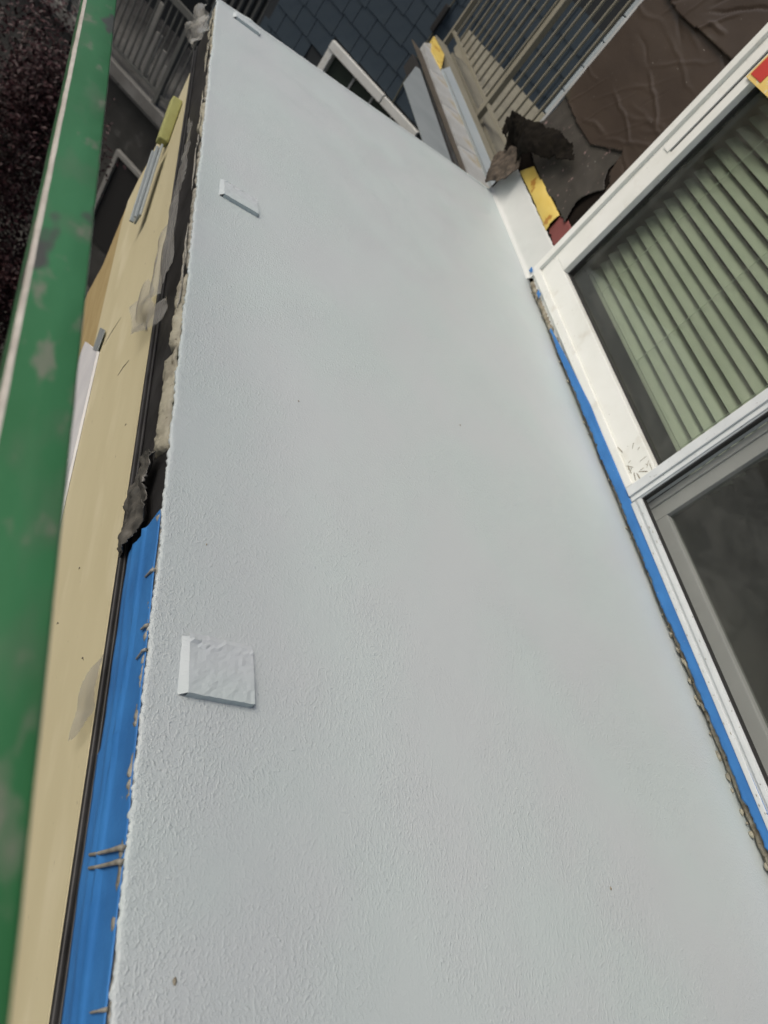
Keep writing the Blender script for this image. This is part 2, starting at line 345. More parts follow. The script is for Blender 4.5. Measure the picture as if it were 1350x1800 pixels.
# coated base plates of the removed railing posts: thick towards the near edge, running out at the far edge
def plate(x0, x1, y0, y1, zt, zf):
    n_ = 16; vs, fs = [], []
    def top(a, b):
        return zf + (zt - zf)*(1 - b)**0.8
    lb = 0.013
    for i in range(n_ + 1):
        for j in range(n_ + 1):
            a, b = i/n_, j/n_
            vs.append((x0 + a*(x1-x0), y0 + b*(y1-y0) + 0.0015*fn(a*8, zt*90), top(a, b)*1.0 + 0.0011*fn(a*6+x0*40, b*6) + (0.0045*max(0, fn(a*16, b*9, 4)+.1) if b > .86 else 0) + 0.0016*max(0, fn(a*13, b*13, 9)-.25)))
    for i in range(n_):
        for j in range(n_): k = i*(n_+1)+j; fs.append((k, k+n_+1, k+n_+2, k+1))
    def skirt(ids, off):
        k = len(vs)
        for q in ids:
            p = Vector(vs[q]); vs.append((p.x+off[0]+0.0012*fn(p.y*60, p.x*60), p.y+off[1], -0.001))
        for t in range(len(ids)-1): fs.append((ids[t], ids[t+1], k+t+1, k+t))
    skirt([j for j in range(n_+1)], (-lb, 0))
    skirt([n_*(n_+1)+j for j in range(n_, -1, -1)], (0.003, 0))
    skirt([i*(n_+1) for i in range(n_, -1, -1)], (0, -0.001))
    skirt([i*(n_+1)+n_ for i in range(n_+1)], (0, 0.012))
    o = make('post_plate', vs, fs, M['coatp'], bal, False)
    return o
plate(0.418, 0.535, 0.488, 0.592, 0.0135, 0.004)
plate(0.431, 0.545, 2.052, 2.150, 0.0115, 0.003)
plate(0.441, 0.553, 3.560, 3.632, 0.0115, 0.004)
mb = MB()
for (x, y, r_) in [(0.66, 1.30, .003), (1.25, 1.52, .003), (1.36, .23, .0035), (0.43, .11, .004), (0.44, .79, .002), (0.47, 2.06, .003), (0.52, 2.055, .003)]:
    p = [(x + r_*(1+.5*random.random())*math.cos(a)*(.6), y + r_*(1+.5*random.random())*math.sin(a), 0.0007) for a in [i*math.pi/3 for i in range(6)]] + [(x, y, 0.0035)]
    mb.poly(p, [(i, (i+1) % 6, 6) for i in range(6)])
tag(mb.build('grit', M['crust'], bal), kind='stuff')
# sealant left hanging under the lip, pieces of it
def foamband(y0, y1, lowf, seed, m='foam', x0=EX-0.004):
    n_ = max(8, int((y1-y0)/0.006)); L = 9; vs, fs = [], []
    for i in range(n_+1):
        y = y0 + (y1-y0)*i/n_; e = min(1, min(i, n_-i)/5)
        lo = lowf(y) + 0.010*fn(y*30, seed) + 0.006*fn(y*110, seed)
        lo = min(lo, -0.016)*e - 0.014*(1-e)
        for j in range(L):
            a = j/(L-1); z = -0.012 + (lo+0.012)*a
            x = x0 - 0.010*math.sin(a*math.pi)*e - 0.006*fn(y*26, z*60, seed) + 0.018*a*a - 0.003*fn(y*90, z*120, seed) + 0.010*(1-a)
            vs.append((x, y + 0.003*fn(z*50, y*40), z))
    for i in range(n_):
        for j in range(L-1): k = i*L+j; fs.append((k, k+1, k+L+1, k+L))
    o = make('sealant', vs, fs, M[m], bal, True)
    md = o.modifiers.new('thickness', 'SOLIDIFY'); md.thickness = 0.008; md.offset = -1
    return o
foamband(1.01, 1.315, lambda y: -0.088 + 0.10*max(0, y-1.06)*0.6, 1.2)
foamband(1.32, 1.60, lambda y: -0.050 + 0.02*(y-1.3), 3.4)
foamband(1.63, 2.06, lambda y: -0.020 - 0.010*max(0, fn(y*9, 2)), 5.1, 'drip', EX+0.004)
foamband(2.06, 2.36, lambda y: -0.020, 6.6, 'drip', EX+0.006)
foamband(2.36, 2.62, lambda y: -0.016 - 0.026*math.exp(-((y-2.47)/0.06)**2), 8.3, 'foam', EX+0.002)
foamband(2.62, 3.05, lambda y: -0.018 - 0.008*max(0, fn(y*9, 4)), 10.1, 'drip', EX+0.006)
foamband(3.05, 3.60, lambda y: -0.022 - 0.02*max(0, fn(y*8, 4)), 12.9, 'foam', EX+0.006)
foamband(-0.5, 0.86, lambda y: -0.004 - 0.016*max(0, fn(y*7, 3.3))*2, 14.2, 'drip', EX+0.006)
# sealant runs down over the blue tape
def drip(y, ln, r_, dy=0.0):
    mb = MB(); x = EX - 0.014
    mb.tube([(x+.012, y, -0.003), (x+.0085, y+dy*.1, -0.008), (x+.0085, y+dy*.35, -.008-(ln-.008)*.3), (x+.0085, y+dy*.7, -.008-(ln-.008)*.7), (x+.0085, y+dy, -ln), (x+.009, y+dy, -ln-r_*.9)],
            [r_*1.6, r_*1.35, r_, r_*.92, r_*.85, r_*.3], 10)
    mb.build('sealant_drip', M['drip'], bal, True)
for a in [(.708, .036, .0022, .004), (.600, .026, .0024, .003), (.556, .034, .0018, -.003), (.262, .135, .0030, .024), (.245, .13, .0030, .022),
          (.086, .05, .0018, .002)]: drip(*a)

# ------------------------------------------------------------------ things along the outer face of the balcony
mb = MB()
mb.bbox(EX+0.004, EX+0.029, -1.1, 3.57, -0.215, -0.014, 0.003)
blk = empty('edge_channel', (EX, 1.2, -0.22)); tag(blk, 'black plastic edge channel between blue tape and cream fascia board', 'edge trim')
mb.build('backing', M['black'], blk)
mb = MB(); mb.bbox(EX-0.007, EX+0.003, -1.1, 3.55, -0.214, -0.200, 0.003); mb.build('lower_rib', M['black'], blk, True)
mb = MB(); mb.bbox(EX-0.003, EX+0.003, -1.1, 3.55, -0.188, -0.180, 0.002); mb.build('rib', M['black'], blk, True)

def tape_strip(name, y0, y1, lo, hi, x0, disp, m, n_=300, L=12, thick=0.0012, parent=None):
    vs, fs = [], []
    for i in range(n_+1):
        y = y0 + (y1-y0)*i/n_; a0, a1 = lo(y), hi(y)
        for j in range(L+1):
            z = a0 + (a1-a0)*j/L; vs.append((x0 - disp(y, z), y, z))
    for i in range(n_):
        for j in range(L): k = i*(L+1)+j; fs.append((k, k+1, k+L+2, k+L+1))
    o = make(name, vs, fs, m, parent, True)
    md = o.modifiers.new('thickness', 'SOLIDIFY'); md.thickness = thick; md.offset = 0
    return o
def fold(y, z): return 0.007*math.exp(-((z+0.085+0.02*fn(y*2, 1))/0.006)**2) + 0.003*math.exp(-((z+0.13+0.015*fn(y*3, 4))/0.008)**2) + 0.002*fn(y*5, z*12)
o = tape_strip('masking_tape', -0.8, 0.845, lambda y: -0.168 - 0.010*(y < 0.45) + 0.004*fn(y*9, 3) + 0.02*max(0, (y-0.72))*2, lambda y: -0.004 + 0.002*fn(y*40, 1) - 0.25*max(0, y-0.825), EX-0.0015, fold, M['tape'], 340, 22)
tag(o, 'wide blue masking tape folded down the outer balcony edge, left of the deck', 'tape')

# crumpled film between tape and sealant, torn pieces of clear film
def pleat(seed, amp, ky, kz): return lambda y, z: amp*(0.5 + abs(math.sin(ky*y + kz*z + seed + 1.5*fn(y*5, z*5, seed, 1)))) + amp*.5*fn(y*6+seed, z*6, 0.0, 2)
def soft(seed, amp, f=7): return lambda y, z: amp*fn(y*f+seed, z*f*1.3, seed, 2)*.7 + amp*(.9 - .8*abs(fn(y*f*1.4, z*f*1.2+seed, 3.0, 1)))
def crump(seed, amp, f1=18, f2=45): return lambda y, z: amp*fn(y*f1+seed, z*f1) + amp*0.5*abs(fn(y*f2, z*f2+seed)) + amp*.4
o = sheet('plastic_film', [(0.84, -0.16), (0.86, -0.20), (1.02, -0.17), (1.06, -0.10), (1.0, -0.03), (.93, -0.07), (.87, -0.05)], EX-0.006, crump(2, 0.016, 16, 50), M['blackplastic'], None, 0.005, 0.005)
tag(o, 'crumpled dark grey plastic film where the blue edge tape ends', 'plastic film')
o = sheet('plastic_film', [(1.40, -0.02), (1.52, -0.02), (1.55, -0.10), (1.78, -0.19), (1.80, -0.32), (1.62, -0.27), (1.55, -0.18), (1.46, -0.12)], EX-0.022, pleat(9, 0.016, 9, 22), M['film'], None, 0.006, 0.003, 0)
tag(o, 'clear plastic film flap hanging over the cream board, the largest scrap', 'plastic film')
o = sheet('plastic_film', [(1.60, -0.06), (1.72, -0.04), (1.95, -0.05), (2.08, -0.03), (2.0, -0.12), (1.93, -0.20), (1.76, -0.20), (1.64, -0.15)], EX-0.020, pleat(4, 0.012, 4, 40), M['film'], None, 0.006, 0.003, 0)
tag(o, 'clear plastic film strip stretched along the black channel above the largest scrap', 'plastic film')
o = sheet('plastic_film', [(.52, -0.16), (.56, -0.14), (.62, -0.16), (.61, -0.22), (.56, -0.28), (.50, -0.27), (.49, -0.22)], EX-0.018, pleat(13, 0.008, 30, 18), M['film'], None, 0.005, 0.006, 0)
tag(o, 'clear plastic film scrap smeared over cream board beside blue edge tape', 'plastic film')
o = sheet('plastic_film', [(3.05, 0.0), (3.15, 0.035), (3.4, 0.03), (3.52, -0.05), (3.55, -0.12), (3.40, -0.15), (3.30, -0.08), (3.12, -0.06)], EX-0.015, soft(21, 0.05, 11), M['film'], None, 0.010, 0.014, 0)
tag(o, 'clear plastic film tuft at the far outer corner of the deck', 'plastic film')
o = sheet('plastic_film', [(2.08, -0.02), (2.16, -0.02), (2.5, -0.03), (2.52, -0.05), (2.2, -0.10), (2.05, -0.14)], EX-0.016, soft(31, 0.018, 9), M['film'], None, 0.008, 0.008, 0)
tag(o, 'narrow clear plastic film strip near the middle post plate', 'plastic film')

# fascia boards hanging below
fb = [(-1.1, -0.218), (3.30, -0.205), (3.285, -0.34), (3.30, -0.66), (3.34, -0.76), (3.36, -0.90), (3.2, -0.93), (2.0, -0.95), (-1.1, -0.96)]
def board(name, poly, x0, x1, m):
    k = len(poly); vs = [(x0, y, z) for y, z in poly] + [(x1, y, z) for y, z in poly]
    return make(name, vs, [tuple(range(k)), tuple(reversed(range(k, 2*k)))] + [((i+1) % k, i, i+k, (i+1) % k + k) for i in range(k)], m)
o = board('fascia_board', fb, EX-0.008, EX+0.012, M['board'])
tag(o, 'long cream fascia board hung below the outer balcony edge', 'board'); FB = o
o = board('fascia_board', [(-1.1, -0.90), (3.55, -0.85), (3.74, -1.16), (3.58, -1.44), (3.70, -1.85), (-1.1, -1.75)], EX+0.036, EX+0.052, M['board2'])
tag(o, 'tan board showing behind and below the long cream fascia board', 'board')
wb = empty('white_board', (EX-0.02, 1.6, -1.25)); tag(wb, 'white board strip beside green rail, lapped over the lower edge of cream board', 'board')
o = board('panel', [(-0.8, -0.93), (2.13, -0.80), (2.50, -1.09), (2.45, -1.22), (-0.8, -1.25)], EX-0.018, EX-0.010, M['whiteboard']); 
o.parent = wb; o.location = WL[o] - WL[wb]
mb = MB(); mb.poly([(EX-0.020, 2.13, -0.80), (EX-0.020, 2.19, -0.745), (EX-0.020, 2.30, -0.83), (EX-0.020, 2.23, -0.885)], [(0, 1, 2, 3)])
o = mb.build('grey_end', M['galv'], wb); md = o.modifiers.new('t', 'SOLIDIFY'); md.thickness = 0.004
# sponge wedged at the board end and a loose metal strip
mb = MB(); MX = Matrix.Translation((EX-0.030, 3.02, -0.31)) @ Matrix.Rotation(R(36), 4, 'X')
mb.bbox(-0.02, 0.02, -0.095, 0.095, -0.028, 0.028, 0.006, MX)
o = mb.build('sponge', M['sponge'], None, True); tag(o, 'yellow green block wedged on the far end of the cream board', 'sponge')
strip = empty('metal_strip', (EX-0.03, 2.75, -0.45)); tag(strip, 'loose folded grey metal strip below the yellow green block', 'metal strip')
MX = Matrix.Translation((EX-0.035, 2.78, -0.40)) @ Matrix.Rotation(R(24), 4, 'X')
mb = MB(); mb.bbox(-0.004, 0.004, -0.24, 0.10, -0.035, 0.035, 0.002, MX); mb.build('web', M['galv'], strip)
mb = MB(); mb.bbox(-0.022, -0.006, -0.24, 0.10, -0.035, -0.025, 0.002, MX); mb.build('lip', M['galv'], strip)
mb = MB(); mb.bbox(-0.016, -0.006, -0.24, 0.10, 0.004, 0.012, 0.002, MX); mb.build('rib', M['galv'], strip)

# ------------------------------------------------------------------ green guard rail by the camera
gr = empty('guard_rail', (0.03, 1.5, 0.3)); tag(gr, 'worn green painted steel guard rail running close past the camera', 'guard rail')
d = Vector((-0.0584, 1.0, -0.0949)).normalized()
yaw = math.atan2(-d.x, d.y); pit = math.asin(d.z)
RS = 0.78                                    # rail about 0.4 m below the lens
MX = Matrix.Translation((0, 0, 1)) @ Matrix.Scale(RS, 4) @ Matrix.Translation((0, 0, -1)) @ Matrix.Translation((0.1099, 0.2, 0.5)) @ Matrix.Rotation(yaw, 4, 'Z') @ Matrix.Rotation(pit, 4, 'X')
WB = 0.0655
def railmesh(prof, n_, name, m, wob=0.0):
    vs, fs = [], []; L = len(prof)
    for i in range(n_+1):
        y = -0.75 + 5.2*i/n_
        for j, (x, z) in enumerate(prof):
            vs.append(MX @ Vector((x + wob*fn(y*14, j*.7), y, z + wob*fn(y*14, j*.7+9))))
    for i in range(n_):
        for j in range(L-1): k = i*L+j; fs.append((k, k+1, k+L+1, k+L))
    return make(name, vs, fs, m, gr, True)
e = 0.006
railmesh([(-WB+e, 0.0), (-WB/2, 0.0004), (-0.004, 0.0), (-0.0012, -0.0012), (0.0, -0.004), (0.0, -0.046), (-0.004, -0.05), (-WB+.004, -0.05), (-WB, -0.046), (-WB, -e)], 300, 'tube', M['green'], 0.0006)
railmesh([(-WB, -e), (-WB+0.0012, -0.0022), (-WB+0.0025, -0.0008), (-WB+e, 0.0)], 300, 'worn_edge', M['greenedge'], 0.0006)

# ------------------------------------------------------------------ the house: wall, sliding door
WX = 2.058
house = empty('house', (2.6, 1.5, -7.0)); tag(house, 'house wall under repair with sliding glass door beside the balcony', 'house')
mb = MB()
mb.box(WX, WX+0.16, 2.945, 3.885, -0.22, 3.2); mb.box(WX, WX+0.16, -3.0, 2.945, 2.16, 3.2); mb.box(WX, WX+0.16, -3.0, -0.02, -0.22, 2.16)
mb.box(WX, WX+0.16, -0.02, 2.945, -0.22, 0.012)
mb.build('wall', M['sheath'], house)
mb = MB(); mb.box(WX+0.001, WX+0.161, -3.0, 3.884, -7.0, -0.22); mb.build('lower_wall', M['siding'], house)
mb = MB(); mb.box(WX+0.16, 6.0, 3.72, 3.884, -7.0, 3.2); mb.build('return_wall', M['siding'], house)
mb = MB(); mb.box(WX+0.16, 6.0, -3.0, 3.72, -0.22, -0.02); mb.build('interior_floor', M['floorin'], house)
mb = MB(); mb.box(5.8, 6.0, -3.0, 3.72, -0.02, 2.7); mb.box(WX+0.16, 6.0, -3.2, -3.0, -0.02, 2.7); mb.build('interior_wall', M['wallin'], house)
mb = MB(); mb.box(WX+0.16, 6.0, -3.2, 3.72, 2.7, 3.2); mb.build('ceiling', M['wallin'], house)
mb = MB(); mb.bbox(WX-0.022, WX+0.0, 3.868, 3.896, 0.30, 3.2, 0.003); mb.build('corner_trim', M['cap'], house)

door = empty('sliding_door', (2.06, 1.45, 0.03), house); door['label'] = 'white framed sliding glass door, one leaf behind the other'
def part(name, m, *boxes, b=0.003, parent=door):
    mb = MB()
    for bx in boxes: mb.bbox(*bx, b)
    return mb.build(name, M[m], parent)
part('jamb', 'white', (2.012, 2.075, 2.900, 2.940, 0.03, 2.12), (2.030, 2.080, 2.872, 2.8995, 0.03, 2.12))
part('stile', 'white', (2.022, 2.078, 2.762, 2.871, 0.186, 2.06))
part('stile_lip', 'white', (2.0165, 2.0218, 2.822, 2.868, 0.79, 2.06), b=0.0025)
part('weather_strip', 'gasket', (2.019, 2.0222, 2.812, 2.817, 0.80, 2.05), b=0.0008)
part('gasket', 'gasket', (2.052, 2.080, 2.753, 2.7615, 0.194, 2.06), (2.052, 2.080, 1.530, 2.7615, 0.1865, 0.1935), b=0.001)
part('bottom_rail', 'white', (2.022, 2.078, 1.530, 2.871, 0.072, 0.186))
part('bottom_bead', 'white', (2.010, 2.0215, 1.535, 2.898, 0.050, 0.090), b=0.004)
part('sill', 'white', (2.028, 2.080, -0.02, 2.8715, 0.0135, 0.071))
part('top_rail', 'white', (2.022, 2.078, -0.02, 2.871, 2.061, 2.12))
part('meeting_stile', 'white2', (2.010, 2.060, 1.462, 1.5295, 0.060, 2.06), (2.0, 2.0095, 1.489, 1.527, 0.064, 2.06), (2.004, 2.0095, 1.466, 1.481, 0.064, 2.06))
part('screen_rail', 'white2', (2.010, 2.033, 0.05, 1.4615, 0.054, 0.100), (2.003, 2.0095, 0.05, 1.461, 0.058, 0.074), (2.005, 2.0095, 0.05, 1.461, 0.082, 0.098))
part('seal', 'gasket', (2.014, 2.033, 0.05, 1.4555, 0.1005, 0.1045), (2.014, 2.033, 1.456, 1.4615, 0.1005, 2.06), b=0.001)
part('sash_stile', 'greyframe', (2.060, 2.105, 1.436, 1.461, 0.076, 2.06), (2.068, 2.105, 1.384, 1.4355, 0.076, 2.06))
part('sash_rail', 'greyframe', (2.066, 2.105, 0.05, 1.3835, 0.072, 0.136), b=0.004)
mb = MB(); mb.poly([(2.036, 0.05, 0.1), (2.036, 1.4615, 0.1), (2.036, 1.4615, 2.06), (2.036, 0.05, 2.06)], [(0, 1, 2, 3)]); mb.build('fly_screen', M['screen'], door)
mb = MB(); mb.box(2.066, 2.070, 1.53, 2.753, 0.194, 2.06); mb.build('pane', M['glass'], door)
mb = MB(); mb.box(2.088, 2.092, 0.05, 1.384, 0.136, 2.06); mb.build('pane', M['glass2'], door)

stk = empty('sticker', (2.035, 2.70, 1.14), door)
mb = MB(); mb.bbox(2.0130, 2.0155, 2.60, 2.795, 1.142, 1.40, 0.0008); mb.build('backing', M['stickyel'], stk)
mb = MB(); mb.bbox(2.0105, 2.0128, 2.70, 2.783, 1.158, 1.37, 0.0008); mb.build('red_panel', M['stickred'], stk)

# upturn of the coating beyond the door, with what shows above it
up = tape_strip('upturn', 2.942, 3.835, lambda y: -0.004, lambda y: 0.183 + 0.005*fn(y*16, 1) + 0.004*fn(y*60, 2), 2.046, lambda y, z: 0.003*fn(y*6, z*6) + 0.012*max(0, 1-z/0.02)**2, M['coat_lit'], 160, 20, 0.006, house)
o = sheet('ragged_edge', [(2.95, 0.165), (3.16, 0.178), (3.49, 0.186), (3.66, 0.178), (3.68, 0.215), (3.5, 0.212), (3.2, 0.200), (2.95, 0.182)], 2.052, crump(3, 0.004, 30, 90), M['feltdark'], house, 0.006, 0.010)
o = sheet('yellow_membrane', [(3.70, 0.195), (3.635, 0.268), (3.40, 0.276), (3.135, 0.274), (3.127, 0.180), (3.4, 0.192)], 2.050, lambda y, z: 0.014*max(0.0, 1-((z-0.228)/0.055)**2)**0.6 + 0.0015*fn(y*14, z*20), M['yellow'], house, 0.006, 0.0012)
o = sheet('red_primer', [(3.134, 0.276), (3.128, 0.182), (2.945, 0.165), (2.93, 0.30), (3.03, 0.30)], 2.053, lambda y, z: 0.001*fn(y*6, z*6), M['red'], house, 0.012, 0.001)
def wr(seed, a, n_cr):
    rn = random.Random(seed); cr = []
    for k in range(n_cr):
        ang = rn.gauss(-0.15, 0.35); cr.append((rn.uniform(2.95, 3.87), rn.uniform(0.55, 1.9), math.cos(ang), math.sin(ang), rn.uniform(.05, .26), rn.uniform(.004, .010), rn.uniform(.3, .9)*rn.choice((1, 1, -1))))
    def f(y, z):
        h = 0.8*fn(y*2.3+seed, z*3.1, seed, 2)
        for (cy, cz, c, s_, ln, w_, hh) in cr:
            u = (y-cy)*c + (z-cz)*s_; v = -(y-cy)*s_ + (z-cz)*c + 0.02*noise.noise(Vector((u*9, cy, cz)))
            if abs(u) < ln*2 and abs(v) < w_*4: h += hh*math.exp(-(v/w_)**2)*math.exp(-(u/ln)**4)
        return a*(0.5 + h)
    return f
o = sheet('building_paper', [(2.943, 0.50), (2.98, 0.50), (3.0, 0.54), (3.06, 0.56), (3.10, 0.655), (3.35, 0.555), (3.60, 0.558), (3.81, 0.575), (3.868, 0.58), (3.868, 3.1), (2.943, 3.1)], 2.040, wr(3, 0.0048, 46), M['paper'], house, 0.007, 0.0015)
o = sheet('paper_lap', [(2.944, 1.15), (3.23, 1.147), (3.52, 1.142), (3.70, 1.16), (3.86, 1.20), (3.866, 3.1), (2.944, 3.1)], 2.024, wr(11, 0.009, 70), M['paper'], house, 0.007, 0.0015)
o = sheet('grey_felt', [(3.880, 0.40), (3.880, 0.75), (3.60, 0.75), (3.35, 0.72), (3.15, 0.70), (3.085, 0.655), (3.105, 0.56), (3.07, 0.53), (3.02, 0.50), (3.08, 0.43), (3.10, 0.38), (3.064, 0.285), (3.3, 0.276), (3.64, 0.270), (3.86, 0.30)], 2.052, lambda y, z: 0.004 + 0.006*fn(y*5, z*5) + 0.012*max(0, 1-abs(z-0.40)/0.14), M['felt'], house, 0.007, 0.012, 0.002, 9)
# torn felt peeling off at the corner
torn = empty('torn_felt', (2.0, 3.8, 0.02), house)
def peel(name, poly, x0, m, seed, amp, lean):
    return sheet(name, poly, x0, lambda y, z: amp*(0.6+fn(y*9+seed, z*11, seed, 2)) + lean(y, z) + amp*.5*abs(fn(y*20, z*26+seed, 1.0, 2)), M[m], torn, 0.006, 0.010, 0.003, 22, seed)
peel('flap', [(3.90, 0.19), (3.98, 0.28), (4.0, 0.34), (3.9, 0.37), (3.80, 0.385), (3.70, 0.43), (3.55, 0.485), (3.38, 0.50), (3.30, 0.47), (3.36, 0.42), (3.44, 0.40), (3.50, 0.35), (3.60, 0.31), (3.67, 0.26), (3.70, 0.22), (3.80, 0.21)], 2.02, 'feltdark', 2.2, 0.024, lambda y, z: 0.02 + 0.07*max(0, 1-((z-0.36)/0.12)**2)*min(1, max(0, (y-3.40)/0.25)))  # torn flap, its black lower part drawn out to imitate the shadow below
peel('tip', [(4.00, 0.22), (4.06, 0.30), (4.14, 0.28), (4.12, 0.25), (4.06, 0.22)], 2.02, 'feltdark', 7.2, 0.012, lambda y, z: 0.02)
peel('frayed_end', [(3.66, 0.22), (3.655, 0.14), (3.72, 0.085), (3.80, 0.035), (3.85, 0.01), (3.90, 0.07), (3.95, 0.12), (3.90, 0.21), (3.8, 0.26), (3.70, 0.26)], 2.005, 'feltrag', 5.7, 0.02, lambda y, z: 0.012)

# mortar crust at the foot of the sill, and blue tape over it
n_ = 520; L = 7; vs, fs = [], []
for i in range(n_+1):
    y = -0.8 + 3.68*i/n_
    hgt = 0.031 + 0.008*fn(y*22, 1) + 0.009*fn(y*70, 4)
    for j in range(L+1):
        a = j/L; z = 0.004 + hgt*a
        x = 2.030 - 0.012*math.sin(min(1, a*1.1)*math.pi)**0.7 - 0.004*fn(y*60, z*90, 2.0) - 0.003*fn(y*150, z*150, 6) + 0.004*a
        if j == 0: x = 2.044; z = -0.002
        vs.append((x, y, z))
for i in range(n_):
    for j in range(L): k = i*(L+1)+j; fs.append((k, k+1, k+L+2, k+L+1))
o = make('mortar_crust', vs, fs, M['crust'], house, True)
def tlo(y): return 0.0205 + 0.007*fn(y*5, 2) + 0.005*fn(y*34, 9) + 0.003*fn(y*110, 4) + 0.012*max(0, 1-abs(y-0.3)/0.8)
def thi(y): return 0.030 + 0.032*min(1, max(0, (2.52-y)/0.55)) + 0.004*(y < 1.4) + 0.012*max(0, (1.2-y)/1.0) + 0.002*fn(y*2, 8)
o = tape_strip('masking_tape', -0.8, 2.50, tlo, lambda y: max(thi(y), tlo(y)+0.003), 2.013, lambda y, z: 0.006 - 0.012*(z > 0.055)*(y > 1.49)*0 + 0.0012*fn(y*8, z*60) , M['tape'], 420, 8)
tag(o, 'long blue masking tape strip along the sill of the sliding door', 'tape')
mb = MB()
for k in range(90):
    y = random.uniform(0.0, 2.85); z = random.uniform(0.003, 0.024); s_ = random.uniform(0.0015, 0.0045)*(1.4 if y < .9 else 1)
    bm = bmesh.new(); bmesh.ops.create_icosphere(bm, subdivisions=1, radius=1.0)
    q = [Vector((2.016 + v.co.x*.005, y + v.co.y*s_*2.2*(1+.8*fn(v.co.x*2+k, v.co.z*3)), z + v.co.z*s_*(1+.9*fn(v.co.y*2+k, v.co.x*3)) + v.co.y*s_*random.uniform(-.3, .3))) for v in bm.verts]
    mb.poly(q, [tuple(v.index for v in f.verts) for f in bm.faces]); bm.free()
tag(mb.build('mortar_crumb', M['foam'], house), kind='stuff')
o = sheet('masking_tape', [(2.912, 0.042), (2.940, 0.040), (2.946, 0.060), (2.918, 0.062)], 2.004, lambda y, z: 0.001*fn(y*50, z*50), M['tape'], None, 0.004, 0.004)
tag(o, 'tiny blue masking tape scrap at the bottom corner of the door jamb', 'tape')
o = sheet('masking_tape', [(2.72, 0.034), (2.76, 0.032), (2.775, 0.046), (2.735, 0.052)], 2.004, lambda y, z: 0.001*fn(y*50, z*50), M['tape'], None, 0.004, 0.005)
tag(o, 'tiny blue masking tape scrap low on the sill, near the jamb corner', 'tape')

# ------------------------------------------------------------------ venetian blind behind the fixed pane
bl = empty('venetian_blind', (2.19, 2.15, 0.23)); tag(bl, 'pale green horizontal slat blind behind the door glass', 'blind')
pitch = 0.0512
def slat_mesh():
    vs, fs = [], []; n_ = 6
    tl = R(56)
    for e_, y in enumerate((-0.6875, 0.6875)):
        for j in range(n_+1):
            a = (j/n_ - .5)*0.052; c = 0.004*(1-(2*j/n_-1)**2)
            vs.append((-a*math.cos(tl) - c*math.sin(tl), y, -a*math.sin(tl) + c*math.cos(tl)))
    for j in range(n_): fs.append((j, j+1, n_+2+j, n_+1+j))
    return vs, fs
vs, fs = slat_mesh()
s0 = make('slat', [(2.19+x, 2.1225+y, 0.262+z) for x, y, z in vs], fs, M['blind'], bl, True)
base0 = Vector((2.19, 2.145, WL[s0].z))
for k in range(1, 34):
    o = inst(s0, bl, WL[s0] + Vector((0, random.uniform(-.005, .005), k*pitch + random.uniform(-.0015, .0015))))
    o.rotation_euler = (random.uniform(-.0015, .0015), random.uniform(-.06, .06), 0)
mb = MB(); mb.bbox(2.176, 2.204, 1.437, 2.808, 0.222, 0.238, 0.003); mb.build('bottom_bar', M['blind'], bl)
mb = MB(); mb.bbox(2.165, 2.215, 1.48, 2.81, 0.262+34*pitch, 0.262+34*pitch+0.05, 0.003); mb.build('head_rail', M['blind'], bl)
for y in (2.63, 2.15, 1.66):
    for x in (2.166, 2.214):
        mb = MB(); mb.tube([(x, y, 0.24), (x, y, 2.0)], [0.0016]*2, 6); mb.build('cord', M['cord'], bl)

# ------------------------------------------------------------------ neighbouring terrace beyond the end of the balcony
ter = empty('terrace', (2.6, 5.6, -0.5)); tag(ter, 'neighbouring terrace with layered edge flashings beyond the end of the balcony', 'terrace')
ZL = -0.10
def slabpoly(name, pts, z0, z1, m, parent=ter):
    k = len(pts); vs = [(x, y, z1) for x, y in pts] + [(x, y, z0) for x, y in pts]
    return make(name, vs, [tuple(range(k)), tuple(reversed(range(k, 2*k)))] + [((i+1) % k, i, i+k, (i+1) % k + k) for i in range(k)], m, parent)
slabpoly('grey_sheet', [(1.685, 3.90), (1.90, 3.90), (1.92, 5.60), (1.875, 5.58), (1.667, 4.98)], ZL-0.006, ZL, M['galv'])
slabpoly('brown_flashing', [(1.985, 3.90), (2.02, 3.90), (2.02, 6.10), (1.955, 6.24)], ZL-0.005, ZL+0.004, M['brownmetal'])
mb = MB(); mb.box(1.94, 1.984, 3.90, 6.0, -0.24, ZL-0.03); mb.build('gutter', M['gasket'], ter)
for k in range(4):
    y0 = 3.92 + k*0.62
    slabpoly('cap_stone', [(2.03, y0), (2.215, y0+0.06), (2.215, y0+0.672), (2.03, y0+0.612)] if k < 3 else [(2.03, y0), (2.215, y0+0.06), (2.25, y0+0.85), (2.10, y0+0.62)], ZL-0.06, ZL+0.012, M['cap'])
slabpoly('yellow_end', [(2.185, 5.98), (2.33, 6.50), (2.29, 6.85), (2.262, 6.78), (2.15, 6.3)], ZL-0.02, ZL+0.022, M['yellow'])
slabpoly('blue_flashing', [(2.225, 3.95), (2.35, 3.95), (2.375, 6.35), (2.19, 5.98)], ZL-0.03, ZL+0.016, M['bluegrey'])
mb = MB(); mb.box(2.205, 2.224, 3.95, 5.97, ZL-0.05, ZL+0.024); mb.build('flashing_lip', M['galv'], ter)
slabpoly('edge_beam', [(2.376, 3.95), (2.43, 3.95), (2.45, 6.9), (2.34, 6.98)], ZL-0.2, ZL+0.018, M['olive'])
mb = MB(); mb.box(2.46, 2.56, 3.95, 7.0, ZL-0.10, ZL-0.03); mb.build('edge_channel', M['olived'], ter)
slabpoly('deck', [(2.57, 3.90), (6.5, 3.90), (6.5, 4.6), (3.2, 8.8), (2.9, 7.05), (2.57, 7.05)], ZL-0.25, ZL-0.012, M['deck'])
